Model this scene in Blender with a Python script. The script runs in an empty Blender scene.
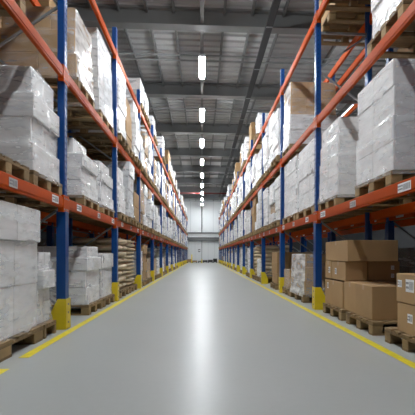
import bpy, math, random
from mathutils import Vector, Matrix, noise
C = bpy.context.scene.collection
PI = math.pi
# ---------------------------------------------------------------- camera, world, exposure
scn = bpy.context.scene
cd = bpy.data.cameras.new('camera'); cam = bpy.data.objects.new('camera', cd); C.objects.link(cam)
cam.location = (0, 0, .9); cam.rotation_euler = (PI/2, 0, -.06)
cd.sensor_width = 36; cd.lens = 36*402/415; cd.shift_x = -.045; cd.shift_y = .1144
cd.clip_start = .05; cd.clip_end = 200
scn.camera = cam
w = bpy.data.worlds.new('world'); scn.world = w; w.use_nodes = True
w.node_tree.nodes['Background'].inputs[0].default_value = (.86, .93, 1, 1)
w.node_tree.nodes['Background'].inputs[1].default_value = .05
vs = scn.view_settings
vs.view_transform = 'Standard'; vs.look = 'None'; vs.gamma = 1; vs.use_curve_mapping = False
vs.exposure = 0.8
LAMP = 125.0          # strength of the luminaires' diffusers

# ---------------------------------------------------------------- layout numbers (metres)
XL, XR = 1.663, 1.878          # aisle faces of the two racks
YL, YR = 5.03, 6.58            # first visible upright of each rack
BAY = 2.9555
LV = [0, 1.602, 3.172, 4.884]  # tops of the beams
BH = .135
TOP = 5.34
FD = .95                       # frame depth
YEND = 48.0

# ---------------------------------------------------------------- materials
def mat(name):
    m = bpy.data.materials.new(name); m.use_nodes = True
    return m, m.node_tree.nodes, m.node_tree.links, m.node_tree.nodes['Principled BSDF']
def simple(name, col, rough=.6, metal=0, nz=0, nscale=6, bump=0, bscale=40, spec=.5, stretch=(1, 1, 1)):
    m, N, L, b = mat(name)
    b.inputs['Base Color'].default_value = (*col, 1); b.inputs['Roughness'].default_value = rough
    b.inputs['Metallic'].default_value = metal; b.inputs['Specular IOR Level'].default_value = spec
    tc = N.new('ShaderNodeTexCoord'); mp = N.new('ShaderNodeMapping'); mp.inputs['Scale'].default_value = stretch
    L.new(tc.outputs['Object'], mp.inputs['Vector'])
    if nz:
        oi = N.new('ShaderNodeObjectInfo')
        n = N.new('ShaderNodeTexNoise'); n.inputs['Scale'].default_value = nscale; n.inputs['Detail'].default_value = 5
        L.new(mp.outputs[0], n.inputs['Vector'])
        a = N.new('ShaderNodeMath'); a.operation = 'ADD'; L.new(n.outputs[0], a.inputs[0])
        h = N.new('ShaderNodeMath'); h.operation = 'MULTIPLY'; h.inputs[1].default_value = .5; L.new(oi.outputs['Random'], h.inputs[0]); L.new(h.outputs[0], a.inputs[1])
        r = N.new('ShaderNodeMapRange'); L.new(a.outputs[0], r.inputs[0])
        r.inputs[1].default_value = .35; r.inputs[2].default_value = 1.1; r.inputs[3].default_value = 1-nz; r.inputs[4].default_value = 1+nz*.6
        mx = N.new('ShaderNodeMix'); mx.data_type = 'RGBA'; mx.blend_type = 'MULTIPLY'; mx.inputs[0].default_value = 1
        mx.inputs[6].default_value = (*col, 1)
        cb = N.new('ShaderNodeCombineColor')
        for i in range(3): L.new(r.outputs[0], cb.inputs[i])
        L.new(cb.outputs[0], mx.inputs[7]); L.new(mx.outputs[2], b.inputs['Base Color'])
    if bump:
        n2 = N.new('ShaderNodeTexNoise'); n2.inputs['Scale'].default_value = bscale; n2.inputs['Detail'].default_value = 4
        L.new(mp.outputs[0], n2.inputs['Vector'])
        bp = N.new('ShaderNodeBump'); bp.inputs['Strength'].default_value = bump; bp.inputs['Distance'].default_value = .02
        L.new(n2.outputs[0], bp.inputs['Height']); L.new(bp.outputs[0], b.inputs['Normal'])
    return m
M = {}
M['blue'] = simple('blue_paint', (.001, .056, .24), .3, nz=.15)
M['orange'] = simple('orange_paint', (.50, .072, .005), .42, nz=.18, nscale=4, spec=.05)
M['galv'] = simple('galvanised_steel', (.30, .32, .33), .45, .6, nz=.2)
M['slot'] = simple('slot_shadow_steel', (.012, .02, .06), .8)
M['yellow'] = simple('yellow_powder_coat', (.78, .60, .02), .4, nz=.15)
M['yline'] = simple('yellow_floor_paint', (.80, .66, .02), .45, nz=.22, nscale=9)
M['wood'] = simple('pallet_wood', (.25, .165, .075), .8, nz=.45, nscale=5, bump=.3, stretch=(1, 9, 9))
M['wood2'] = simple('pale_block_wood', (.38, .26, .12), .8, nz=.4, nscale=8, bump=.3)
M['white'] = simple('white_carton', (.82, .82, .82), .55, nz=.1, nscale=3, bump=.1, bscale=12)
M['grey'] = simple('pale_grey_carton', (.66, .67, .68), .6, nz=.1, nscale=3)
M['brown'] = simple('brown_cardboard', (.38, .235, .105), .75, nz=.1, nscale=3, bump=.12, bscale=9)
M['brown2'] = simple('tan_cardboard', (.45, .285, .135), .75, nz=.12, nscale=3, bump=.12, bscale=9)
M['tape'] = simple('packing_tape', (.42, .27, .14), .3)
M['sack'] = simple('paper_sack', (.60, .49, .33), .8, nz=.3, nscale=9, bump=.5, bscale=14)
M['label'] = simple('white_label', (.86, .87, .88), .5)
M['ink'] = simple('label_print', (.22, .22, .24), .6)
M['greylab'] = simple('worn_grey_label', (.55, .52, .50), .5)
M['black'] = simple('black_wrap', (.018, .02, .024), .35, nz=.3, bump=.4, bscale=8)
M['deck'] = simple('roof_deck', (.36, .365, .36), .6, nz=.1, nscale=1.2)
M['girder'] = simple('grey_girder', (.17, .175, .175), .55, nz=.15, nscale=2)
M['purlin'] = simple('grey_purlin', (.15, .155, .155), .6)
M['darkm'] = simple('dark_cable_tray', (.022, .024, .028), .6)
M['wallp'] = simple('wall_panel', (.60, .63, .65), .5, nz=.05, nscale=.8)
M['wallw'] = simple('white_wall_panel', (.84, .87, .88), .35, nz=.04, nscale=.6)
M['wallg'] = simple('grey_wall', (.045, .047, .05), .7, nz=.08, nscale=.7)  # on the side walls, near black stands in for the gloom behind the racks
M['red'] = simple('red_pipe_paint', (.20, .015, .012), .4)
M['lamph'] = simple('lamp_housing', (.55, .56, .58), .4)
m, N, L, b = mat('lamp_diffuser'); b.inputs['Emission Color'].default_value = (.93, .97, 1, 1); b.inputs['Emission Strength'].default_value = LAMP
b.inputs['Base Color'].default_value = (.9, .9, .9, 1); M['lamp'] = m
# floor: sealed grey concrete, glossy
m, N, L, b = mat('sealed_concrete')
tc = N.new('ShaderNodeTexCoord')
n1 = N.new('ShaderNodeTexNoise'); n1.inputs['Scale'].default_value = .55; n1.inputs['Detail'].default_value = 6
n2 = N.new('ShaderNodeTexNoise'); n2.inputs['Scale'].default_value = 18; n2.inputs['Detail'].default_value = 5
L.new(tc.outputs['Object'], n1.inputs[0]); L.new(tc.outputs['Object'], n2.inputs[0])
ad = N.new('ShaderNodeMath'); ad.operation = 'MULTIPLY_ADD'; ad.inputs[1].default_value = .35; L.new(n2.outputs[0], ad.inputs[0]); L.new(n1.outputs[0], ad.inputs[2])
cr = N.new('ShaderNodeValToRGB'); cr.color_ramp.elements[0].position = .3; cr.color_ramp.elements[0].color = (.36, .375, .365, 1)
cr.color_ramp.elements[1].position = .95; cr.color_ramp.elements[1].color = (.40, .415, .405, 1)
L.new(ad.outputs[0], cr.inputs[0]); L.new(cr.outputs[0], b.inputs['Base Color'])
b.inputs['Roughness'].default_value = .32; b.inputs['Specular IOR Level'].default_value = .12
M['floor'] = m
# stretch film: thin glossy plastic, clearer between its folds
def film(name, lo, hi, cloudy):
    m, N, L, b = mat(name)
    b.inputs['Base Color'].default_value = (.93, .94, .95, 1); b.inputs['Roughness'].default_value = .12
    b.inputs['Specular IOR Level'].default_value = .8
    tc = N.new('ShaderNodeTexCoord'); oi = N.new('ShaderNodeObjectInfo')
    mp = N.new('ShaderNodeMapping'); mp.inputs['Rotation'].default_value = (.5, .35, .3); mp.inputs['Scale'].default_value = (1.2, 1.2, 5)
    L.new(tc.outputs['Object'], mp.inputs['Vector']); L.new(oi.outputs['Location'], mp.inputs['Location'])
    n1 = N.new('ShaderNodeTexNoise'); n1.inputs['Scale'].default_value = 2.2; n1.inputs['Detail'].default_value = 3; n1.inputs['Distortion'].default_value = .35
    L.new(mp.outputs[0], n1.inputs['Vector'])
    n2 = N.new('ShaderNodeTexNoise'); n2.inputs['Scale'].default_value = 3.5; n2.inputs['Detail'].default_value = 2
    L.new(tc.outputs['Object'], n2.inputs['Vector'])
    sm = N.new('ShaderNodeMath'); sm.operation = 'MULTIPLY_ADD'; sm.inputs[1].default_value = .5; L.new(n2.outputs[0], sm.inputs[0]); L.new(n1.outputs[0], sm.inputs[2])
    mr = N.new('ShaderNodeMapRange'); mr.inputs[1].default_value = .62; mr.inputs[2].default_value = .9; mr.inputs[3].default_value = lo; mr.inputs[4].default_value = hi
    L.new(sm.outputs[0], mr.inputs[0])
    bp = N.new('ShaderNodeBump'); bp.inputs['Strength'].default_value = .22+.3*(lo > .3); bp.inputs['Distance'].default_value = .03
    L.new(sm.outputs[0], bp.inputs['Height']); L.new(bp.outputs[0], b.inputs['Normal'])
    tr = N.new('ShaderNodeBsdfTransparent'); mx = N.new('ShaderNodeMixShader')
    L.new(mr.outputs[0], mx.inputs[0]); L.new(tr.outputs[0], mx.inputs[1]); L.new(b.outputs[0], mx.inputs[2])
    L.new(mx.outputs[0], N['Material Output'].inputs['Surface'])
    return m
M['film'] = film('stretch_film', .12, .36, 1)
M['film2'] = film('clear_stretch_film', .05, .3, 0)
M['film3'] = film('cloudy_stretch_film', .35, .85, 1)

# ---------------------------------------------------------------- mesh builder
class MB:
    def __init__(s): s.v = []; s.f = []; s.m = []; s.sm = []
    def face(s, pts, mt, smooth=False):
        i = len(s.v); s.v += [tuple(p) for p in pts]; s.f.append(tuple(range(i, i+len(pts)))); s.m.append(mt); s.sm.append(smooth)
    def box(s, x0, x1, y0, y1, z0, z1, mt, bev=0, jit=0, rnd=None):
        if bev <= 0:
            i = len(s.v)
            s.v += [(x, y, z) for z in (z0, z1) for y in (y0, y1) for x in (x0, x1)]
            if jit:
                s.v[i:] = [(a+rnd.uniform(-jit, jit), b_+rnd.uniform(-jit, jit), c) for a, b_, c in s.v[i:]]
            fs = [(0, 2, 3, 1), (4, 5, 7, 6), (0, 1, 5, 4), (2, 6, 7, 3), (0, 4, 6, 2), (1, 3, 7, 5)]
            s.f += [tuple(i+k for k in q) for q in fs]; s.m += [mt]*6; s.sm += [False]*6
        else:
            # chamfered box: 24 verts
            b = min(bev, (x1-x0)/2.1, (y1-y0)/2.1, (z1-z0)/2.1)
            i = len(s.v); idx = {}
            for a, X in ((0, x0), (1, x1)):
                for c, Y in ((0, y0), (1, y1)):
                    for e, Z in ((0, z0), (1, z1)):
                        sx = b if a == 0 else -b; sy = b if c == 0 else -b; sz = b if e == 0 else -b
                        for k, p in (('x', (X, Y+sy, Z+sz)), ('y', (X+sx, Y, Z+sz)), ('z', (X+sx, Y+sy, Z))):
                            idx[(a, c, e, k)] = len(s.v); s.v.append(p)
            def F(q): s.f.append(tuple(idx[k] for k in q)); s.m.append(mt); s.sm.append(False)
            for a in (0, 1):
                q = [(a, 0, 0, 'x'), (a, 1, 0, 'x'), (a, 1, 1, 'x'), (a, 0, 1, 'x')]; F(q if a else q[::-1])
                q = [(0, a, 0, 'y'), (1, a, 0, 'y'), (1, a, 1, 'y'), (0, a, 1, 'y')]; F(q[::-1] if a else q)
                q = [(0, 0, a, 'z'), (1, 0, a, 'z'), (1, 1, a, 'z'), (0, 1, a, 'z')]; F(q if a else q[::-1])
            for a in (0, 1):
                for c in (0, 1):
                    F([(a, c, 0, 'x'), (a, c, 1, 'x'), (a, c, 1, 'y'), (a, c, 0, 'y')])
                    F([(a, 0, c, 'x'), (a, 1, c, 'x'), (a, 1, c, 'z'), (a, 0, c, 'z')])
                    F([(0, a, c, 'y'), (1, a, c, 'y'), (1, a, c, 'z'), (0, a, c, 'z')])
                    for e in (0, 1): F([(a, c, e, 'x'), (a, c, e, 'y'), (a, c, e, 'z')])
    def bar(s, p, q, wd, ht, mt):
        p = Vector(p); q = Vector(q); d = (q-p).normalized()
        up = Vector((0, 0, 1)) if abs(d.z) < .95 else Vector((1, 0, 0))
        a = d.cross(up).normalized()*wd/2; b = a.cross(d).normalized()*ht/2
        i = len(s.v)
        for o in (p, q): s.v += [tuple(o+a+b), tuple(o-a+b), tuple(o-a-b), tuple(o+a-b)]
        fs = [(0, 1, 2, 3), (7, 6, 5, 4), (0, 4, 5, 1), (1, 5, 6, 2), (2, 6, 7, 3), (3, 7, 4, 0)]
        s.f += [tuple(i+k for k in f) for f in fs]; s.m += [mt]*6; s.sm += [False]*6
    def tube(s, pts, r, mt, n=8):
        rings = []
        for k, p in enumerate(pts):
            p = Vector(p); d = (Vector(pts[min(k+1, len(pts)-1)])-Vector(pts[max(k-1, 0)])).normalized()
            up = Vector((0, 0, 1)) if abs(d.z) < .9 else Vector((1, 0, 0)); a = d.cross(up).normalized(); b = a.cross(d)
            i = len(s.v); rings.append(i)
            s.v += [tuple(p+a*r*math.cos(t*2*PI/n)+b*r*math.sin(t*2*PI/n)) for t in range(n)]
        for r0, r1 in zip(rings, rings[1:]):
            for t in range(n): s.f.append((r0+t, r0+(t+1) % n, r1+(t+1) % n, r1+t)); s.m.append(mt); s.sm.append(True)
        for rr in (rings[0], rings[-1]): s.f.append(tuple(rr+t for t in range(n))); s.m.append(mt); s.sm.append(False)
    def add(s, o):
        i = len(s.v); s.v += o.v; s.f += [tuple(i+k for k in f) for f in o.f]; s.m += o.m; s.sm += o.sm
    def mesh(s, name):
        me = bpy.data.meshes.new(name); me.from_pydata(s.v, [], s.f)
        used = []
        for k in s.m:
            if k not in used: used.append(k)
        for k in used: me.materials.append(M[k])
        me.polygons.foreach_set('material_index', [used.index(k) for k in s.m])
        me.polygons.foreach_set('use_smooth', s.sm); me.update()
        return me
    def build(s, name, parent=None, **kw):
        return link(name, s.mesh(name), parent, **kw)
def link(name, me, parent=None, loc=None, label=None, cat=None, group=None, kind=None):
    o = bpy.data.objects.new(name, me); C.objects.link(o)
    if parent is not None: o.parent = parent
    if loc: o.location = loc
    tag(o, label, cat, group, kind); return o
def tag(o, label=None, cat=None, group=None, kind=None):
    if label: o['label'] = label
    if cat: o['category'] = cat
    if group: o['group'] = group
    if kind: o['kind'] = kind
def empty(name, loc, rz=0, **kw):
    o = link(name, None, None, loc, **kw); o.rotation_euler.z = rz; o.empty_display_size = .1; return o
def copy_tree(o, parent=None):
    c = o.copy(); C.objects.link(c)
    if parent is not None: c.parent = parent
    for ch in KIDS.get(o.name, []): copy_tree(ch, c)
    return c
KIDS = {}

# ---------------------------------------------------------------- setting
g = MB(); g.box(-9.5, 10, -6, YEND, -.2, 0, 'floor'); g.build('floor', kind='structure')
g = MB()
# ribbed deck: real trapezoid ribs across the aisle
y = -6.0; pts = []
while y < YEND:
    pts += [(y, 7.45), (y+.20, 7.45), (y+.24, 7.50), (y+.30, 7.50)]; y += .34
for (ya, za), (yb, zb) in zip(pts, pts[1:]):
    g.face([(-9.5, ya, za), (10, ya, za), (10, yb, zb), (-9.5, yb, zb)], 'deck')
g.box(-9.5, 10, -6, YEND, 7.52, 7.7, 'deck'); g.build('ceiling', kind='structure')
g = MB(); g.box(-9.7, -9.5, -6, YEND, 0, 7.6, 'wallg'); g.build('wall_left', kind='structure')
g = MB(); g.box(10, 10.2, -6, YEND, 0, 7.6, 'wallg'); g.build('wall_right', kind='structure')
g = MB(); g.box(-9.7, 10.2, YEND, YEND+.2, 0, 7.6, 'wallp')
for k in range(-7, 8):          # tall panels with seams above the ledge
    x0 = k*1.36-.02; g.box(x0+.02, x0+1.34, YEND-.05, YEND, 3.62, 7.25, 'wallw')
for k in range(-12, 13):
    x0 = k*.78-.05; g.box(x0+.015, x0+.765, YEND-.03, YEND, .1, 2.55, 'wallw')
g.build('wall_back', kind='structure')
g = MB(); g.box(-9.5, 10, YEND-.55, YEND, 3.42, 3.56, 'girder'); g.box(-9.5, 10, YEND-.4, YEND, 3.0, 3.42, 'wallw'); g.box(-9.5, 10, YEND-.3, YEND, 2.6, 3.0, 'girder')  # lowest dark band is the shade under the ledge, put in as colour
g.build('trim_1', kind='structure')
for k in range(-2, 9):
    yy = 10.8+4.68*k
    if yy > YEND-.6: break
    g = MB(); g.box(-9.5, 10, yy-.15, yy+.15, 6.98, 7.01, 'girder'); g.box(-9.5, 10, yy-.03, yy+.03, 7.0, 7.42, 'girder'); g.box(-9.5, 10, yy-.15, yy+.15, 7.40, 7.45, 'girder')
    g.build('trim_%d' % (k+4), kind='structure')
for i, x in enumerate([-8.2, -7.1, -6, -4.9, -3.8, -2.9, -2.2, -1.46, -.75, .6, 1.35, 2.2, 3.1, 4.1, 5.2, 6.3, 7.4, 8.6]):
    g = MB(); g.box(x-.03, x+.03, -6, YEND, 7.33, 7.45, 'purlin'); g.build('trim_%d' % (20+i), kind='structure')
for k in range(-1, 8):          # pairs of thin conduits crossing the hall between girders
    for j, dy in enumerate((2.05, 2.4)):
        g = MB(); g.tube([(-9.4, 10.8+4.68*k+dy, 7.26-.0*j), (9.9, 10.8+4.68*k+dy, 7.26)], .028, 'girder', 6)
        g.build('conduit', label='thin grey roof conduit, %s of the pair in the %s girder gap' % (('nearer', 'farther')[j], ['overhead', 'first', 'second', 'third', 'fourth', 'fifth', 'sixth', 'seventh', 'eighth'][k+1]),
                cat='conduit', group='grey conduits crossing under the roof')
g = MB()
for s in (-.075, .075): g.box(1.76+s-.012, 1.76+s+.012, -5, 42, 6.86, 6.95, 'darkm')
g.box(1.69, 1.83, -5, 42, 6.86, 6.875, 'darkm')
y = -4
while y < 42: g.box(1.675, 1.845, y, y+.05, 6.85, 6.96, 'galv'); y += 2.4
g.build('cable_tray', label='long dark cable tray running under the roof right of the lamps', cat='cable tray')
g = MB(); g.tube([(-9.4, 37.5, 6.65), (9.9, 37.5, 6.65)], .06, 'red', 8)
g.build('sprinkler_pipe', label='red pipe crossing under the roof near the far wall', cat='pipe')
g = MB(); g.tube([(-.02, YEND-.12, .1), (-.02, YEND-.12, 3.0)], .02, 'wallg'); g.tube([(-.02, YEND-.12, 3.6), (-.02, YEND-.12, 7.4)], .06, 'wallg')
g.build('downpipe', label='thin grey vertical pipe down the middle of the far wall', cat='pipe')

# ---------------------------------------------------------------- luminaires
def make_lamp():
    r = empty('ceiling_lamp', (0, 0, 6.6))
    g = MB(); g.box(-.11, .11, -.70, .70, .02, .10, 'lamph', .015); a = g.build('housing', r)
    g = MB(); g.box(-.072, .072, -.67, .67, -.03, .02, 'lamp', .01); b = g.build('diffuser', r)
    g = MB()
    for yy in (-.5, .5): g.bar((0, yy, .1), (0, yy, .46), .012, .012, 'galv')
    c = g.build('hanger', r)
    KIDS[r.name] = [a, b, c]; return r
ORD = ['first', 'second', 'third', 'fourth', 'fifth', 'sixth', 'seventh', 'eighth', 'ninth', 'tenth', 'eleventh', 'twelfth', 'thirteenth', 'fourteenth', 'fifteenth', 'sixteenth']
lamp0 = make_lamp(); first = True
for k in range(-3, 9):
    o = lamp0 if first else copy_tree(lamp0); first = False
    o.location = (0, 12.3+4.15*k, 6.6)
    tag(o, ('bright strip lamp over the aisle, %s in view from the camera' % ORD[k]) if k >= 0 else 'strip lamp above or behind the camera, %s one back' % ORD[-k-1],
        'lamp', 'strip lamps over the main aisle')
for sx, nm in ((5.85, 'right'),):
    for k in range(0, 3, 1):
        o = copy_tree(lamp0); o.location = (sx, 11.55+4.15*k, 6.6)
        tag(o, 'strip lamp over the neighbouring aisle behind the %s rack, %s along' % (nm, ORD[k]), 'lamp', 'strip lamps over the neighbouring aisles')
g = MB(); g.box(-.05, .05, -5, 46, 7.06, 7.12, 'purlin'); g.box(-.02, .02, -5, 46, 7.12, 7.16, 'purlin')
g.build('lamp_rail', label='long grey rail under the roof carrying the strip lamps of the aisle', cat='rail')

# ---------------------------------------------------------------- pallet racks
def post_mesh(z1):
    g = MB(); wX, wY, t = .085, .10, .012
    g.box(0, t, -wY/2, wY/2, 0, z1, 'blue', .004)             # aisle face
    g.box(t, wX, -wY/2, -wY/2+t, 0, z1, 'blue', .003); g.box(t, wX, wY/2-t, wY/2, 0, z1, 'blue', .003)
    g.box(wX-t, wX, -wY/2+t, -.02, 0, z1, 'blue'); g.box(wX-t, wX, .02, wY/2-t, 0, z1, 'blue')
    z = .15
    while z < z1-.05:
        for s in (-.026, .026): g.box(-.0012, .0, s-.007, s+.007, z, z+.026, 'slot')
        g.box(.03, .042, -wY/2-.0012, -wY/2, z+.01, z+.03, 'slot')
        z += .075
    return g.mesh('upright')
PM = post_mesh(TOP)
g = MB(); g.box(-.012, .095, -.062, -.05, 0, 1.42, 'blue', .005); g.box(-.014, -.002, -.062, .062, 0, 1.42, 'blue', .005); g.box(-.012, .095, .05, .062, 0, 1.42, 'blue', .005)
SLEEVE = g.mesh('post_protector')
g = MB(); g.box(-.03, .12, -.08, .08, 0, .012, 'galv', .003); FOOT = g.mesh('foot_plate')
g = MB(); zz = .25; k = 0
while zz < TOP-.75:
    a, b = (.04, FD-.04) if k % 2 == 0 else (FD-.04, .04)
    g.bar((a, 0, zz), (b, 0, zz+.62), .022, .028, 'galv'); zz += .62; k += 1
g.bar((.04, 0, .25), (FD-.04, 0, .25), .03, .035, 'galv'); g.bar((.04, 0, zz), (FD-.04, 0, zz), .03, .035, 'galv')
BRACE = g.mesh('brace')
bl = BAY-.1
def beam_mesh():
    g = MB()
    g.box(.004, .05, -bl/2, bl/2, -BH, 0, 'orange', .006)
    g.box(-.001, .004, -bl/2, bl/2, -BH+.028, -.028, 'orange', .001)
    return g.mesh('shelf_beam')
BEAM = beam_mesh()
g = MB(); g.box(-.007, .0, -.05, .05, -.185, .02, 'orange', .003); g.box(-.007, .06, .045, .052, -.185, .02, 'orange'); g.box(-.007, .06, -.052, -.045, -.185, .02, 'orange')
for zc in (-.15, -.02):
    for sy in (-.03, .03): g.box(-.011, -.006, sy-.008, sy+.008, zc-.008, zc+.008, 'galv')
CONN = g.mesh('beam_connector')
def label_mesh(wd, ht, seed, base='label'):
    """flat label in the y/z plane facing -x: barcode, two rows of print"""
    r = random.Random(seed); g = MB(); g.box(-.0015, 0, -wd/2, wd/2, -ht/2, ht/2, base)
    y = -wd*.42
    while y < wd*.05:
        b = r.uniform(.004, .009); g.box(-.0025, -.0015, y, y+b, -ht*.32, ht*.32, 'ink'); y += b+r.uniform(.005, .012)
    for zr in (.2, -.15):
        y = wd*.12
        while y < wd*.42:
            b = r.uniform(.008, .016); g.box(-.0025, -.0015, y, y+b, ht*zr-ht*.09, ht*zr+ht*.09, 'ink'); y += b+.006
    return g.mesh('location_label')
LAB = [label_mesh(.20, .085, i) for i in range(3)]+[label_mesh(.16, .08, 7, 'greylab')]
def rack(name, x0, side, ys, label, levels_front=(1, 2, 3), near=6, frames=True):
    """side=-1: rack lies to the left (aisle face looks to +x); local x always points away from the aisle"""
    rz = PI if side < 0 else 0
    r = empty('pallet_rack', (x0, 0, 0), 0, label=label, cat='pallet rack')
    def P(nm, me, x, y, z, flip=False):
        o = bpy.data.objects.new(nm, me); C.objects.link(o); o.parent = r
        o.location = (side*x, y, z); o.rotation_euler.z = (rz+(PI if flip else 0)); return o
    def S(nm, me, par, x, y, z, flip=False):
        o = bpy.data.objects.new(nm, me); C.objects.link(o); o.parent = par; o.location = (x, y, z)
        if flip: o.rotation_euler.z = PI
        return o
    for i, y in enumerate(ys):
        for fl in (False, True):
            p = P('upright', PM, FD if fl else 0, y, 0, fl)
            S('foot_plate', FOOT, p, 0, 0, 0)
            if not fl and i < 9: S('post_protector', SLEEVE, p, 0, 0, .012)
        P('brace', BRACE, 0, y, 0)
    lr = random.Random(hash(name) % 7 if False else len(name))
    for i in range(len(ys)-1):
        yc = (ys[i]+ys[i+1])/2
        for lv in levels_front:
            for fl in (False, True):
                b = P('shelf_beam', BEAM, FD if fl else 0, yc, LV[lv], fl); b.scale.y = (ys[i+1]-ys[i]-.1)/bl
                if i < near+1:
                    for s in (-1, 1): S('beam_connector', CONN, b, 0, s*(bl/2+.0), 0)
                if lv == 1 and not fl and i < 7:
                    sg = -1 if side < 0 else 1
                    for t, (dy, kk) in enumerate(((-.95, 0), (.1, 3), (1.12, 1))):
                        o = S('location_label', LAB[kk], b, -.0012, sg*(dy), -BH/2)
                        o['label'] = 'white barcode label' if kk != 3 else 'worn grey label'
    return r
ysL = [YL+BAY*k for k in range(-2, 15)]
ysR = [-2.9, .05, 3.0]+[YR+BAY*k for k in range(0, 14)]
rack('a', -XL, -1, ysL, 'long blue and orange pallet rack forming the left side of the aisle', near=8)
rack('b', XR, 1, ysR, 'long blue and orange pallet rack forming the right side of the aisle', near=8)
BK = FD+.28
rack('c', -XL-BK, -1, ysL[:11], 'second pallet rack standing in shade right behind the left aisle rack', near=0)
rack('d', XR+BK, 1, ysR[:11], 'second pallet rack standing in shade right behind the right aisle rack', near=0)

# yellow guards
def guard_mesh(s):
    g = MB(); t = .008; h = .37
    # aisle plate (y-z plane) and camera-facing wing with sloped top; s = direction away from the aisle
    def plate(poly, axis, off, th):
        a = [Vector((off, p[0], p[1])) if axis == 'x' else Vector((p[0], off, p[1])) for p in poly]
        d = Vector((th, 0, 0)) if axis == 'x' else Vector((0, th, 0))
        g.face(a, 'yellow'); g.face([q+d for q in a][::-1], 'yellow')
        for i in range(len(a)):
            j = (i+1) % len(a); g.face([a[j], a[i], a[i]+d, a[j]+d], 'yellow')
    plate([(-.085, 0), (.085, 0), (.085, h), (-.085, h)], 'x', 0, s*t)
    for yy in (-.085, .077):
        plate([(0, 0), (s*.20, 0), (s*.20, .17), (s*.10, h), (0, h)], 'y', yy, t)
    for zc in (.08, .2, .3): g.box(min(0, -s*.002), max(0, -s*.002), -.02, .02, zc-.012, zc+.012, 'ink')
    g.box(min(0, s*.16), max(0, s*.16), -.075, .075, 0, .008, 'yellow')
    return g.mesh('upright_guard')
for side, ys, nm in ((-1, ysL[2:], 'left'), (1, ysR[3:], 'right')):
    me = guard_mesh(side)
    for k, y in enumerate(ys):
        x = side*((XL if side < 0 else XR)-.03)
        link('upright_guard', me, None, (x, y, 0), label='yellow steel guard at the foot of the %s rack upright on the %s side' % (ORD[k], nm), cat='guard', group='yellow upright guards')

# painted lines
def line(x, y0, y1, label, seed=1):
    r = random.Random(seed); g = MB(); n = max(2, int((y1-y0)/.6)); L_ = []
    for i in range(n+1):
        y = y0+(y1-y0)*i/n; L_.append((x-.045+r.uniform(-.002, .002), x+.045+r.uniform(-.002, .002), y))
    for a, b in zip(L_, L_[1:]):
        g.face([(a[0], a[2], .002), (a[1], a[2], .002), (b[1], b[2], .002), (b[0], b[2], .002)], 'yline')
    for q in (L_[0], L_[-1]): g.face([(q[0], q[2], 0), (q[1], q[2], 0), (q[1], q[2], .002), (q[0], q[2], .002)], 'yline')
    g.build('floor_marking', label=label, cat='floor marking')
line(1.72, -2, 46, 'long yellow line painted on the floor along the right rack', 1)
line(-1.56, 3.62, 46, 'long yellow line painted on the floor along the left rack beyond the gap', 2)
line(-1.56, -2, 3.27, 'short yellow painted line at lower left before the gap', 3)

# ---------------------------------------------------------------- pallets
PW, PD, PH = .84, 1.10, .15
def pallet_parts():
    r = random.Random(5); out = []
    for i in range(5):
        wv = (.14, .10, .14, .10, .14)[i]; yc = -PW/2+.07+i*(PW-.14)/4
        g = MB(); g.box(-PD/2, PD/2, yc-wv/2, yc+wv/2, .128, .15, 'wood', 0, .003, r); out.append(('deck_board', g))
    for xc in (-PD/2+.06, 0, PD/2-.06):
        g = MB(); g.box(xc-.06, xc+.06, -PW/2, PW/2, .106, .128, 'wood'); out.append(('stringer_board', g))
        for yc in (-PW/2+.06, 0, PW/2-.06):
            g = MB(); g.box(xc-.06, xc+.06, yc-.055, yc+.055, .022, .106, 'wood2', .004); out.append(('block', g))
    for yc in (-PW/2+.06, 0, PW/2-.06):
        g = MB(); g.box(-PD/2, PD/2, yc-.055, yc+.055, 0, .022, 'wood'); out.append(('bottom_board', g))
    return out
pp = pallet_parts(); allp = MB()
for _, g in pp: allp.add(g)
PALLET_ONE = allp.mesh('pallet'); PALLET_PARTS = [(n, g.mesh(n)) for n, g in pp]
npal = 0
MIDROW = (7, 11, 15, 18)
def put_pallet(x, y, z, label, near, wy=1.0, group='wooden pallets in the racks'):
    global npal; npal += 1
    if near:
        pm = [q for i, q in enumerate(PALLET_PARTS) if not (wy < .7 and i in MIDROW)]
        r = empty('wooden_pallet', (x, y, z), 0, label=label, cat='pallet', group=group); r.scale.y = wy
        for n, me in pm:
            o = bpy.data.objects.new(n, me); C.objects.link(o); o.parent = r
    else:
        r = link('wooden_pallet', PALLET_ONE, None, (x, y, z), label=label, cat='pallet', group=group); r.scale.y = wy
    return r

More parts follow.
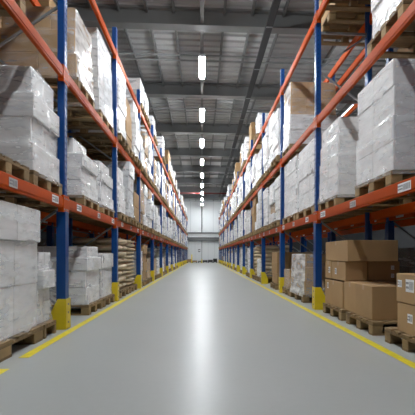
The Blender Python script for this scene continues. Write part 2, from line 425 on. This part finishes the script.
# ---------------------------------------------------------------- loads
def film_mesh(prof, seed, mt='film', amp=.014, cover=.10, skirt=.045, aisle=None):
    """prof: list of (z, halfx, halfy, cx, cy) rings bottom to top; crinkled plastic skin just outside them"""
    g = MB(); nz = 34; n = 22   # n per side
    z0, z1 = prof[0][0], prof[-1][0]; rows = []
    def at(z):
        for a, b in zip(prof, prof[1:]):
            if z <= b[0]+1e-9:
                t = 0 if b[0] == a[0] else (z-a[0])/(b[0]-a[0]); return [a[i]+(b[i]-a[i])*t for i in range(1, 5)]
        return list(prof[-1][1:])
    def ring(hx, hy, cx, cy, z, k):
        pts = []
        rc = .035
        for sd in range(4):
            for i in range(n):
                t = -1+2*i/n
                if sd == 0: p = (hx, t*hy); q = (1, 0)
                elif sd == 1: p = (-t*hx, hy); q = (0, 1)
                elif sd == 2: p = (-hx, -t*hy); q = (-1, 0)
                else: p = (t*hx, -hy); q = (0, -1)
                e = abs(t); cut = rc*max(0, (e-.86)/.14)**2*.6
                s = sd*1.3+t*.6
                w_ = noise.noise(Vector((s*2.4+z*1.6, z*4+s*1.2, seed*3.7)))
                w2 = abs(noise.noise(Vector((s*2-z*3, z*7+s*1.5, seed*1.9+5))))
                off = .005+amp*.6*(.5+w_*.8)+amp*.8*max(0, .22-w2)*3*min(1, .35+max(0, noise.noise(Vector((s*1.3, z*2, seed+9.))))*2)
                if k < 0: off += skirt*(.5+.5*noise.noise(Vector((s*9, 2, seed))))*(-k)
                pts.append((cx+p[0]+q[0]*(off-cut), cy+p[1]+q[1]*(off-cut), z))
        return pts
    zs = [z0+(z1-z0)*i/nz for i in range(nz+1)]
    for i, z in enumerate(zs):
        k = 0
        if i < 3: k = -(3-i)/3
        rows.append(ring(*at(z), z-(.045 if i == 0 else 0), k))
    hx, hy, cx, cy = at(z1)
    rows.append(ring(hx-.02, hy-.02, cx, cy, z1+.012, 0)); rows.append(ring(hx-cover, hy-cover, cx, cy, z1+.008, 0))
    base = len(g.v); m = 4*n
    for r_ in rows: g.v += r_
    for i in range(len(rows)-1):
        for j in range(m):
            a = base+i*m+j; b = base+i*m+(j+1) % m
            g.f.append((a, b, b+m, a+m)); g.m.append('film3' if aisle is not None and j//n == aisle else mt); g.sm.append(True)
    return g
def load_parts(wx, wy, tiers, kind, seed, wrapped=True, top_mat=None, filmmat='film', amp=.014, aisle=None):
    """wx: depth from the aisle, wy: width along it; tiers: heights or (height, inset x, inset y) tuples. Origin at base centre."""
    r = random.Random(seed); out = []; z = 0.004; prof = []
    for ti, t in enumerate(tiers):
        h, ix, iy = (t if isinstance(t, tuple) else (t, r.uniform(0, .025), r.uniform(0, .025)))
        hx, hy = wx/2-ix, wy/2-iy; cx, cy = r.uniform(-.006, .006), r.uniform(-.006, .006)
        mt = {'white': 'white', 'grey': 'grey', 'brown': 'brown', 'tan': 'brown2', 'black': 'black', 'sack': 'sack', 'mixed': r.choice(['white', 'brown2', 'white'])}[kind]
        if top_mat and ti >= len(tiers)-top_mat[1]: mt = top_mat[0]
        if kind == 'sack':
            k = max(2, round(h/.11)); hh = h/k
            for q in range(k):
                nx, ny = (2, 1) if q % 2 else (1, 2)
                for a in range(nx):
                    for b in range(ny):
                        out.append(('sack', sack(cx-hx+2*hx*(a+.5)/nx, cy-hy+2*hy*(b+.5)/ny, z+q*hh, 2*hx/nx, 2*hy/ny, hh*1.12, r)))
        else:
            nx = r.choice([2, 3]); ny = 2 if wy < 1.0 else 3
            if seed % 3 == 0 and ti % 2 == 0 and wy < 1.0: ny = 1
            for a in range(nx):
                for b in range(ny):
                    g = MB(); x0 = cx-hx+2*hx*a/nx; y0 = cy-hy+2*hy*b/ny; e = .0015
                    x1 = x0+2*hx/nx; y1 = y0+2*hy/ny
                    g.box(x0+e+r.uniform(0, .004), x1-e, y0+e, y1-e-r.uniform(0, .004), z, z+h-.004, mt, .006)
                    out.append(('carton', g))
        prof += [(z, hx, hy, cx, cy), (z+h-.012, hx, hy, cx, cy)]; z += h
    if wrapped: out.append(('stretch_film', film_mesh(prof, seed, filmmat, amp, aisle=aisle)))
    return out
def sack(cx, cy, z, w, d, h, r):
    g = MB(); nu, nv = 8, 6; base = len(g.v); a0 = r.uniform(-.03, .03)
    rows = []
    for j in range(nv+1):
        ph = -PI/2+PI*j/nv
        for i in range(nu*2):
            th = 2*PI*i/(nu*2); c, s = math.cos(th), math.sin(th)
            e = .35
            px = math.copysign(abs(c)**e, c)*math.cos(ph)**.5 if math.cos(ph) > 1e-6 else 0
            py = math.copysign(abs(s)**e, s)*math.cos(ph)**.5 if math.cos(ph) > 1e-6 else 0
            ww = 1+r.uniform(-.02, .02)
            x, y = px*w/2*ww, py*d/2*ww
            g.v.append((cx+x*math.cos(a0)-y*math.sin(a0), cy+x*math.sin(a0)+y*math.cos(a0), z+h/2+math.sin(ph)*h/2))
    n = nu*2
    for j in range(nv):
        for i in range(n):
            a = base+j*n+i; b = base+j*n+(i+1) % n; g.f.append((a, b, b+n, a+n)); g.m.append('sack'); g.sm.append(True)
    return g
NAMES = {'white': 'wrapped_carton_load', 'grey': 'wrapped_carton_load', 'brown': 'cardboard_carton_load', 'tan': 'cardboard_carton_load', 'mixed': 'mixed_carton_load', 'sack': 'sack_load', 'black': 'black_filler_load'}
DESC = {'white': 'white carton stack in shiny film', 'grey': 'pale grey carton stack in film', 'brown': 'brown cardboard carton stack', 'tan': 'tan carton stack in film', 'mixed': 'white and tan carton stack in film', 'sack': 'stack of tan paper sacks', 'black': 'black filler stack adding darkness'}
def hero(x, y, z, parts, name, label, cat='pallet load', rz=0):
    r = empty(name, (x, y, z), rz, label=label, cat=cat)
    for n, g in parts:
        o = bpy.data.objects.new(n, g.mesh(n)); C.objects.link(o); o.parent = r
    return r
PROTO = {}
def proto(kind, h, wide, var, near):
    """shared meshes: near -> list of (name, mesh); far -> one mesh"""
    key = (kind, h, wide, var)
    if key not in PROTO:
        r = random.Random(str(key)); n = max(2, round(h/.30)); ti = []
        for i in range(n):
            ti.append((h/n, r.uniform(0, .035) if r.random() < .7 else r.uniform(.03, .07), r.uniform(0, .03)))
        parts = load_parts(1.04, wide, ti, kind, var*7+int(h*100) % 50+len(kind), wrapped=(kind not in ('brown', 'sack')))
        one = MB()
        for _, g in parts: one.add(g)
        PROTO[key] = ([(nm, g.mesh(nm)) for nm, g in parts], one.mesh(NAMES[kind]))
    return PROTO[key]
def put_load(x, y, z, rz, kind, h, wide, var, near, label, group='loads on the rack pallets'):
    ps, one = proto(kind, h, wide, var, near)
    if near:
        r = empty(NAMES[kind], (x, y, z), rz, label=label, cat='pallet load', group=group)
        for n, me in ps:
            o = bpy.data.objects.new(n, me); C.objects.link(o); o.parent = r
    else:
        r = link(NAMES[kind], one, None, (x, y, z), label=label, cat='pallet load', group=group); r.rotation_euler.z = rz
    return r

LVN = ['floor level', 'lowest shelf', 'middle shelf', 'top shelf']
SLN = ['near slot', 'middle slot', 'far slot']
SHN = {-1: 'left', 1: 'right'}
def XC(side, over=0.0):   # x of pallet centre
    return side*((XL if side < 0 else XR)+.02-over+PD/2)
def bay(side, b): return (YL if side < 0 else YR)+BAY*(b-1)   # y of the near upright of bay b (bay 1 = beyond first visible upright)

# ---- hand-placed loads ------------------------------------------------
def special(side, y0, y1, lv, h, kind, seed, label, tiers=None, pal=None, inset=.04, **kw):
    """a load of its own on a pallet of its own"""
    yc = (y0+y1)/2; wy = y1-y0; z = LV[lv]
    put_pallet(XC(side), yc, z, 'wooden pallet under the '+label if pal is None else pal, True, wy/PW if wy > .86 or wy < .7 else 1.0)
    if tiers is None:
        n = max(2, round(h/.30)); tiers = [h/n]*n
    wx = 1.04
    parts = load_parts(wx, wy-.0, tiers, kind, seed, **kw)
    return hero(side*((XL if side < 0 else XR)+inset+wx/2), yc, z+PH, parts, NAMES[kind], label, rz=0)
# left, ground
special(-1, 2.75, 4.38, 0, 1.2, 'white', 3, 'tall white film-wrapped block at the near left on the floor', tiers=[(.46, .03, .03), (.42, .03, .03), (.34, .0, .0)], amp=.010,
        pal='long wooden pallet at lower left under the tall wrapped block')
special(-1, 4.42, 4.76, 0, .78, 'white', 4, 'lower white wrapped stack between near left block and blue upright', tiers=[(.38, .05, .0), (.2, .0, .0), (.2, .04, 0)], amp=.028,
        pal='short wooden pallet before the first left yellow guard')
special(-1, 6.12, 6.93, 0, .9, 'white', 5, 'white wrapped carton stack with wide upper layer past first left guard', tiers=[(.26, .03, .02), (.25, .03, .02), (.2, 0, 0), (.17, .03, .1)],
        pal='wooden pallet on the floor just past the first left guard')
special(-1, 7.03, 7.88, 0, .78, 'white', 8, 'lower white wrapped stack before the second left guard', tiers=[(.3, .03, .02), (.22, .03, .02), (.26, 0, 0)],
        pal='wooden pallet on the floor before the second left guard')
special(-1, 8.45, 9.45, 0, 1.1, 'sack', 6, 'tan paper sack stack just past the second left guard', wrapped=False, pal='wooden pallet under nearer stack of tan sacks')
special(-1, 9.6, 10.6, 0, 1.12, 'sack', 9, 'tan paper sack stack behind the nearer one on the left', wrapped=False, pal='wooden pallet under farther stack of tan sacks')
# left, shelf 1
special(-1, 4.17, 4.93, 1, 1.14, 'white', 12, 'tall white wrapped stack on lowest left shelf nearest the camera', tiers=[(.29, .0, .0), (.26, .03, .02), (.25, .0, .01), (.29, .05, .07)], amp=.022,
        pal='wooden pallet under the nearest wrapped stack on lowest left shelf')
put_pallet(XC(-1), 3.62, LV[1], 'empty wooden pallet at the left edge on the lowest left shelf', True)
put_pallet(XC(-1), 2.7, LV[1], 'empty wooden pallet on lowest left shelf, outside the left edge', True)
special(-1, 5.85, 6.72, 1, .85, 'white', 14, 'white wrapped stack on lowest left shelf just past first upright', tiers=[(.22, 0, 0), (.2, .02, 0), (.2, .0, .02), (.23, .16, .1)], amp=.02,
        pal='wooden pallet on lowest left shelf just past first upright')
special(-1, 6.95, 7.85, 1, .78, 'white', 15, 'white wrapped stack on lowest left shelf before second upright', tiers=[(.2, 0, 0), (.2, .02, 0), (.2, .0, .02), (.18, .06, .1)], amp=.02,
        pal='wooden pallet on lowest left shelf before second upright')
# left, shelf 2
special(-1, 5.58, 6.45, 2, 1.02, 'brown', 16, 'brown carton stack in torn film on middle left shelf past first upright', tiers=[(.32, 0, 0), (.32, .02, 0), (.32, .03, .03)], amp=.02, filmmat='film2', aisle=0,
        pal='wooden pallet on middle left shelf just past first upright')
special(-1, 6.80, 7.85, 2, 1.40, 'grey', 17, 'tallest pale wrapped stack on middle left shelf before second upright', tiers=[(.35, 0, 0), (.35, .02, 0), (.35, .02, 0), (.33, .03, .03)], amp=.016,
        pal='wooden pallet under the tallest stack on middle left shelf')
# right, ground: loose brown boxes
def carton_thing(side, x0, x1, y0, y1, z0, z1, label, mt='brown2', labs=(), tapeface=True):
    r = empty('cardboard_box', (side*(x0+x1)/2, (y0+y1)/2, z0), 0, label=label, cat='box', group='loose brown boxes on the right')
    hx, hy, h = (x1-x0)/2, (y1-y0)/2, z1-z0
    g = MB(); g.box(-hx, hx, -hy, hy, 0, h, mt, .005); g.build('box_body', r)
    g = MB(); g.box(-hx-.001, hx+.001, -.03, .03, h-.06, h+.001, 'tape'); g.box(-.002, .002, -hy+.004, hy-.004, h, h+.0012, 'ink'); g.build('packing_tape', r)
    for (ly, lz, lw, lh, sd) in labs:       # on the aisle face
        o = bpy.data.objects.new('shipping_label', label_mesh(lw, lh, sd)); C.objects.link(o); o.parent = r
        o.location = (-side*hx if side > 0 else hx, ly, lz); o['label'] = 'white printed label'
        if side < 0: o.rotation_euler.z = PI
    return r
put_pallet(XC(1), 4.79, 0, 'wooden pallet under the nearer half of brown boxes on the right floor', True)
put_pallet(XC(1), 5.80, 0, 'wooden pallet under the farther half of brown boxes on the right floor', True)
put_pallet(XC(1), 3.66, 0, 'wooden pallet at lower right edge under two brown boxes', True)
b_ = 1.945
carton_thing(1, b_, 2.36, 4.50, 5.00, .152, .54, 'brown box nearest the camera in the bottom row of the large right pile')
carton_thing(1, b_+.01, 2.42, 5.01, 5.44, .152, .54, 'narrow brown box second from the camera in the bottom row of the pile')
carton_thing(1, b_, 2.45, 5.47, 6.26, .152, .52, 'long brown box at the far end of the bottom row beside blue upright', labs=((.25, .28, .06, .09, 4),))
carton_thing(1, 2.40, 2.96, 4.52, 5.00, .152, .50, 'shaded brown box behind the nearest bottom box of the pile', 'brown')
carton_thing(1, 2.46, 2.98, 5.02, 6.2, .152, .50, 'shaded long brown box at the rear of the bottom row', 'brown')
carton_thing(1, b_+.005, 2.26, 5.38, 5.95, .545, .81, 'brown box with two labels in the middle row facing the aisle', labs=((.10, .12, .075, .09, 1),))
carton_thing(1, b_+.0, 2.28, 5.97, 6.24, .545, .81, 'short brown box at the far end of the middle row', labs=((-.06, .13, .07, .09, 2),))
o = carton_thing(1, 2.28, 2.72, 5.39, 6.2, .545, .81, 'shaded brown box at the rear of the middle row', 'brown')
for sz in (.07, .18):
    l = bpy.data.objects.new('shipping_label', label_mesh(.045, .055, 3)); C.objects.link(l); l.parent = o; l.rotation_euler.z = PI/2; l.location = (.12, -.4065, sz); l['label'] = 'small white label'
carton_thing(1, b_, 2.64, 5.27, 6.23, .815, 1.10, 'large flat brown box on top of the right pile')
carton_thing(1, b_, 2.6, 3.05, 3.90, .152, .435, 'lower brown box with a label at the right edge', labs=((.18, .15, .09, .085, 5),))
carton_thing(1, b_-.005, 2.6, 3.05, 3.91, .44, .72, 'upper brown box with large white label at the right edge', labs=((.17, .17, .15, .12, 6), (.36, .18, .08, .07, 8)))
# right, bay 1 ground
special(1, 7.45, 8.68, 0, .77, 'tan', 21, 'tan carton stack with white film on its aisle face past first right guard', tiers=[.26, .26, .25], filmmat='film2', aisle=2,
        pal='wooden pallet on the floor just past the first right guard')
special(1, 8.75, 9.42, 0, .42, 'tan', 22, 'low tan carton stack before the second right guard', tiers=[.21, .21],
        pal='wooden pallet under the low stack before second right guard')
special(1, 10.3, 11.1, 0, .82, 'brown', 23, 'brown carton stack just past the second right guard', wrapped=False, pal='wooden pallet on the floor just past second right guard')
# right, shelf 1
special(1, 3.93, 4.90, 1, 1.14, 'white', 31, 'large white wrapped stack on lowest right shelf at the right edge', tiers=[(.3, 0, 0), (.26, 0, 0), (.3, .01, .02), (.28, .01, .02)], amp=.012,
        pal='wooden pallet under the large stack at the right edge')
special(1, 5.58, 6.48, 1, 1.12, 'white', 32, 'white wrapped stack on lowest right shelf before first upright', tiers=[(.3, 0, 0), (.3, 0, 0), (.27, .01, .02), (.25, .02, .04)], amp=.012,
        pal='wooden pallet on lowest right shelf before first upright')
special(1, 6.72, 8.02, 1, 1.2, 'white', 33, 'wide white wrapped stack on lowest right shelf past first upright', tiers=[.3, .3, .3, .28], amp=.012,
        pal='wide wooden pallet on lowest right shelf past first upright')
special(1, 8.10, 9.42, 1, 1.22, 'white', 34, 'wide white wrapped stack on lowest right shelf before second upright', tiers=[.3, .32, .3, .3], amp=.012,
        pal='wide wooden pallet on lowest right shelf before second upright')
# right, shelf 2
special(1, 3.60+.12, 4.50, 2, 1.3, 'white', 35, 'white wrapped stack on middle right shelf at the top right corner', tiers=[.33, .33, .33, .3], amp=.016,
        pal='wooden pallet on middle right shelf at the top right corner')
special(1, 8.66, 9.44, 2, 1.38, 'grey', 36, 'grey and tan wrapped stack on middle right shelf before second upright', tiers=[(.32, 0, 0), (.33, 0, 0), (.36, .02, .02), (.36, .02, .02)], top_mat=('brown2', 2), amp=.016, filmmat='film2', aisle=2,
        pal='wooden pallet under the grey and tan stack on middle right shelf')
# ---- the rest of the two aisle racks -------------------------------------
rnd = random.Random(2024)
HS = {0: (.62, .86, 1.05), 1: (.72, .95, 1.1, 1.25), 2: (.95, 1.15, 1.25, 1.4), 3: (.7, .85, 1.05)}
def fill(side, lv, b0, b1, empt):
    for b in range(b0, b1+1):
        yb = bay(side, b)
        for sl in range(3):
            if rnd.random() < empt: continue
            yc = yb+.07+.01+PW/2+sl*.94+.02
            near = b <= 4
            wh = ', extra on %s rack %s, %s bay, %s' % (SHN[side], LVN[lv], ORD[b], SLN[sl])
            ov = rnd.uniform(.05, .10) if lv else rnd.uniform(-.02, .02)
            put_pallet(XC(side, ov), yc, LV[lv], 'wooden pallet'+wh, near)
            u = rnd.random()
            kind = 'white' if u < .58 else 'grey' if u < .70 else 'mixed' if u < .84 else 'tan' if u < .93 else 'brown'
            if lv == 0 and rnd.random() < .15: kind = 'sack'
            if lv == 3: kind = rnd.choice(['white', 'brown', 'white', 'tan', 'mixed'])
            h = rnd.choice(HS[lv]); var = rnd.randrange(3)
            put_load(XC(side, ov)+side*rnd.uniform(-.005, .03), yc+rnd.uniform(-.02, .02), LV[lv]+PH, rnd.choice([0, PI]), kind, h, rnd.choice([.70, .76, .80]), var, near,
                     DESC[kind]+wh)
def extra(side, lv, b, sl, kind, h, what, push=0):
    yc = bay(side, b)+.10+PW/2+sl*.94; lab = ', extra on %s rack %s, %s bay, %s' % (SHN[side], LVN[lv], ORD[b], SLN[sl])
    put_pallet(XC(side)+side*push, yc, LV[lv], 'wooden pallet'+lab, True); put_load(XC(side)+side*(push+.02), yc, LV[lv]+PH, 0, kind, h, .84, 0, False, DESC[kind]+lab)
for side in (-1, 1):
    for sl in range(3): extra(side, 3, 0, sl, 'brown', 1.0, '')  # loads added above the view to keep lamp light out of the racks
extra(-1, 2, 0, 0, 'white', 1.25, '')  # added off view, shades the brown cartons farther along this shelf
extra(-1, 2, 0, 1, 'brown', 1.25, '')  # added almost out of view, blocks lamp light like the one before
extra(1, 3, 1, 0, 'brown', 1.0, '', .25)
for side, last in ((-1, 14), (1, 13)):
    fill(side, 0, 3, last, .30); fill(side, 1, 2, last, .06); fill(side, 2, 2, last, .06); fill(side, 3, 3, last, .38)
# ---- shaded second racks behind ---------------------------------------------
rnd = random.Random(77)
def back(side, spots):
    for (b, sl, lv, kind, h) in spots:
        yc = bay(side, b)+.10+PW/2+sl*.94
        x = side*((XL if side < 0 else XR)+BK+.02+PD/2)
        wh = 'rear %s rack %s, %s bay, %s' % (SHN[side], LVN[lv], ORD[b], SLN[sl])
        put_pallet(x, yc, LV[lv], 'shaded wooden pallet, '+wh, b <= 1, 1, 'pallets in the second racks')
        if kind: put_load(x, yc, LV[lv]+PH, 0, kind, h, .84, 0, False, DESC[kind]+', '+wh, 'loads in the second racks')
back(-1, [(0, 2, 2, 'brown', 1.25), (0, 1, 2, 'brown', 1.25), (1, 0, 2, 'brown', 1.25), (1, 1, 2, 'brown', 1.25), (1, 2, 2, 'brown', 1.1), (2, 0, 2, 'brown', 1.25),
          (1, 0, 1, 'brown', .95), (1, 1, 1, 'white', 1.1), (1, 2, 1, 'grey', .95), (2, 0, 1, 'white', .95), (2, 1, 1, 'white', 1.1),
          (1, 1, 3, 'brown', 1.0), (2, 0, 3, 'brown', 1.0), (0, 1, 0, 'black', .86), (0, 2, 0, 'black', 1.05), (1, 0, 0, 'black', .86), (1, 2, 0, 'black', 1.05), (1, 1, 0, 'black', .86), (2, 0, 0, 'black', .86), (2, 1, 0, 'brown', .86), (3, 0, 0, 'black', .86), (3, 1, 0, 'brown', 1.05)])  # black floor-level loads are mostly filler, added to darken the rack interior
back(1, [(0, 1, 0, 'black', .86), (0, 2, 0, 'black', .86), (1, 0, 0, 'black', .62), (1, 1, 0, 'brown', .62), (1, 2, 0, 'brown', .86), (2, 0, 0, 'black', .86), (2, 1, 0, 'white', .86), (2, 2, 0, 'black', .86), (3, 1, 0, 'black', .86),  # here too most black loads are put in for darkness behind the boxes
         (0, 2, 1, 'brown', .95), (0, 1, 1, 'brown', .95), (1, 1, 1, 'white', .95), (1, 2, 1, 'grey', .95), (2, 1, 1, 'white', .95),
         (0, 1, 3, 'brown', 1.0), (0, 2, 3, 'brown', 1.0), (0, 2, 2, 'brown', .95), (0, 1, 2, 'brown', 1.1)])

# ---------------------------------------------------------------- low things along the far wall
for i, (x, wd, ht, kd) in enumerate([(-1.45, .5, .42, 'brown'), (-.85, .55, .26, 'brown2'), (-.25, .4, .22, 'girder'), (.35, .55, .30, 'black'), (.95, .55, .34, 'black'), (1.5, .45, .48, 'black')]):
    g = MB(); y0 = YEND-2.2
    g.box(x-wd/2, x+wd/2, y0, y0+.8, .1, ht, kd, .02)
    for sx in (-1, 1):
        for yy in (y0+.05, y0+.65): g.box(x+sx*(wd/2-.06)-.04, x+sx*(wd/2-.06)+.04, yy, yy+.1, 0, .1, 'black')
    g.box(x-wd/2, x+wd/2, y0-.01, y0+.02, ht-.03, ht+.02, 'galv')
    g.build('low_crate', label='low %s crate standing by the far wall, %s from the left' % ('brown' if i < 2 else 'grey' if i == 2 else 'dark', ORD[i]), cat='crate', group='low crates at the far wall')
for x, nm in ((-.02, 'middle'), (-1.15, 'left')):
    g = MB(); g.tube([(x, YEND-2.5, 0), (x, YEND-2.5, .42 if nm == 'middle' else .95)], .06, 'yellow', 10)
    g.box(x-.1, x+.1, YEND-2.6, YEND-2.4, 0, .012, 'yellow')
    g.build('bollard', label='yellow bollard before the far wall at the %s of the aisle end' % nm, cat='bollard')
g = MB(); g.box(-.45, -.2, YEND-.12, YEND-.03, 1.25, 1.6, 'girder', .01); g.box(-.42, -.23, YEND-.125, YEND-.12, 1.35, 1.5, 'label'); g.build('wall_panel_box', label='small grey box mounted on the far wall above the crates', cat='switch box')
print('pallets', npal, 'objects', len(bpy.data.objects))
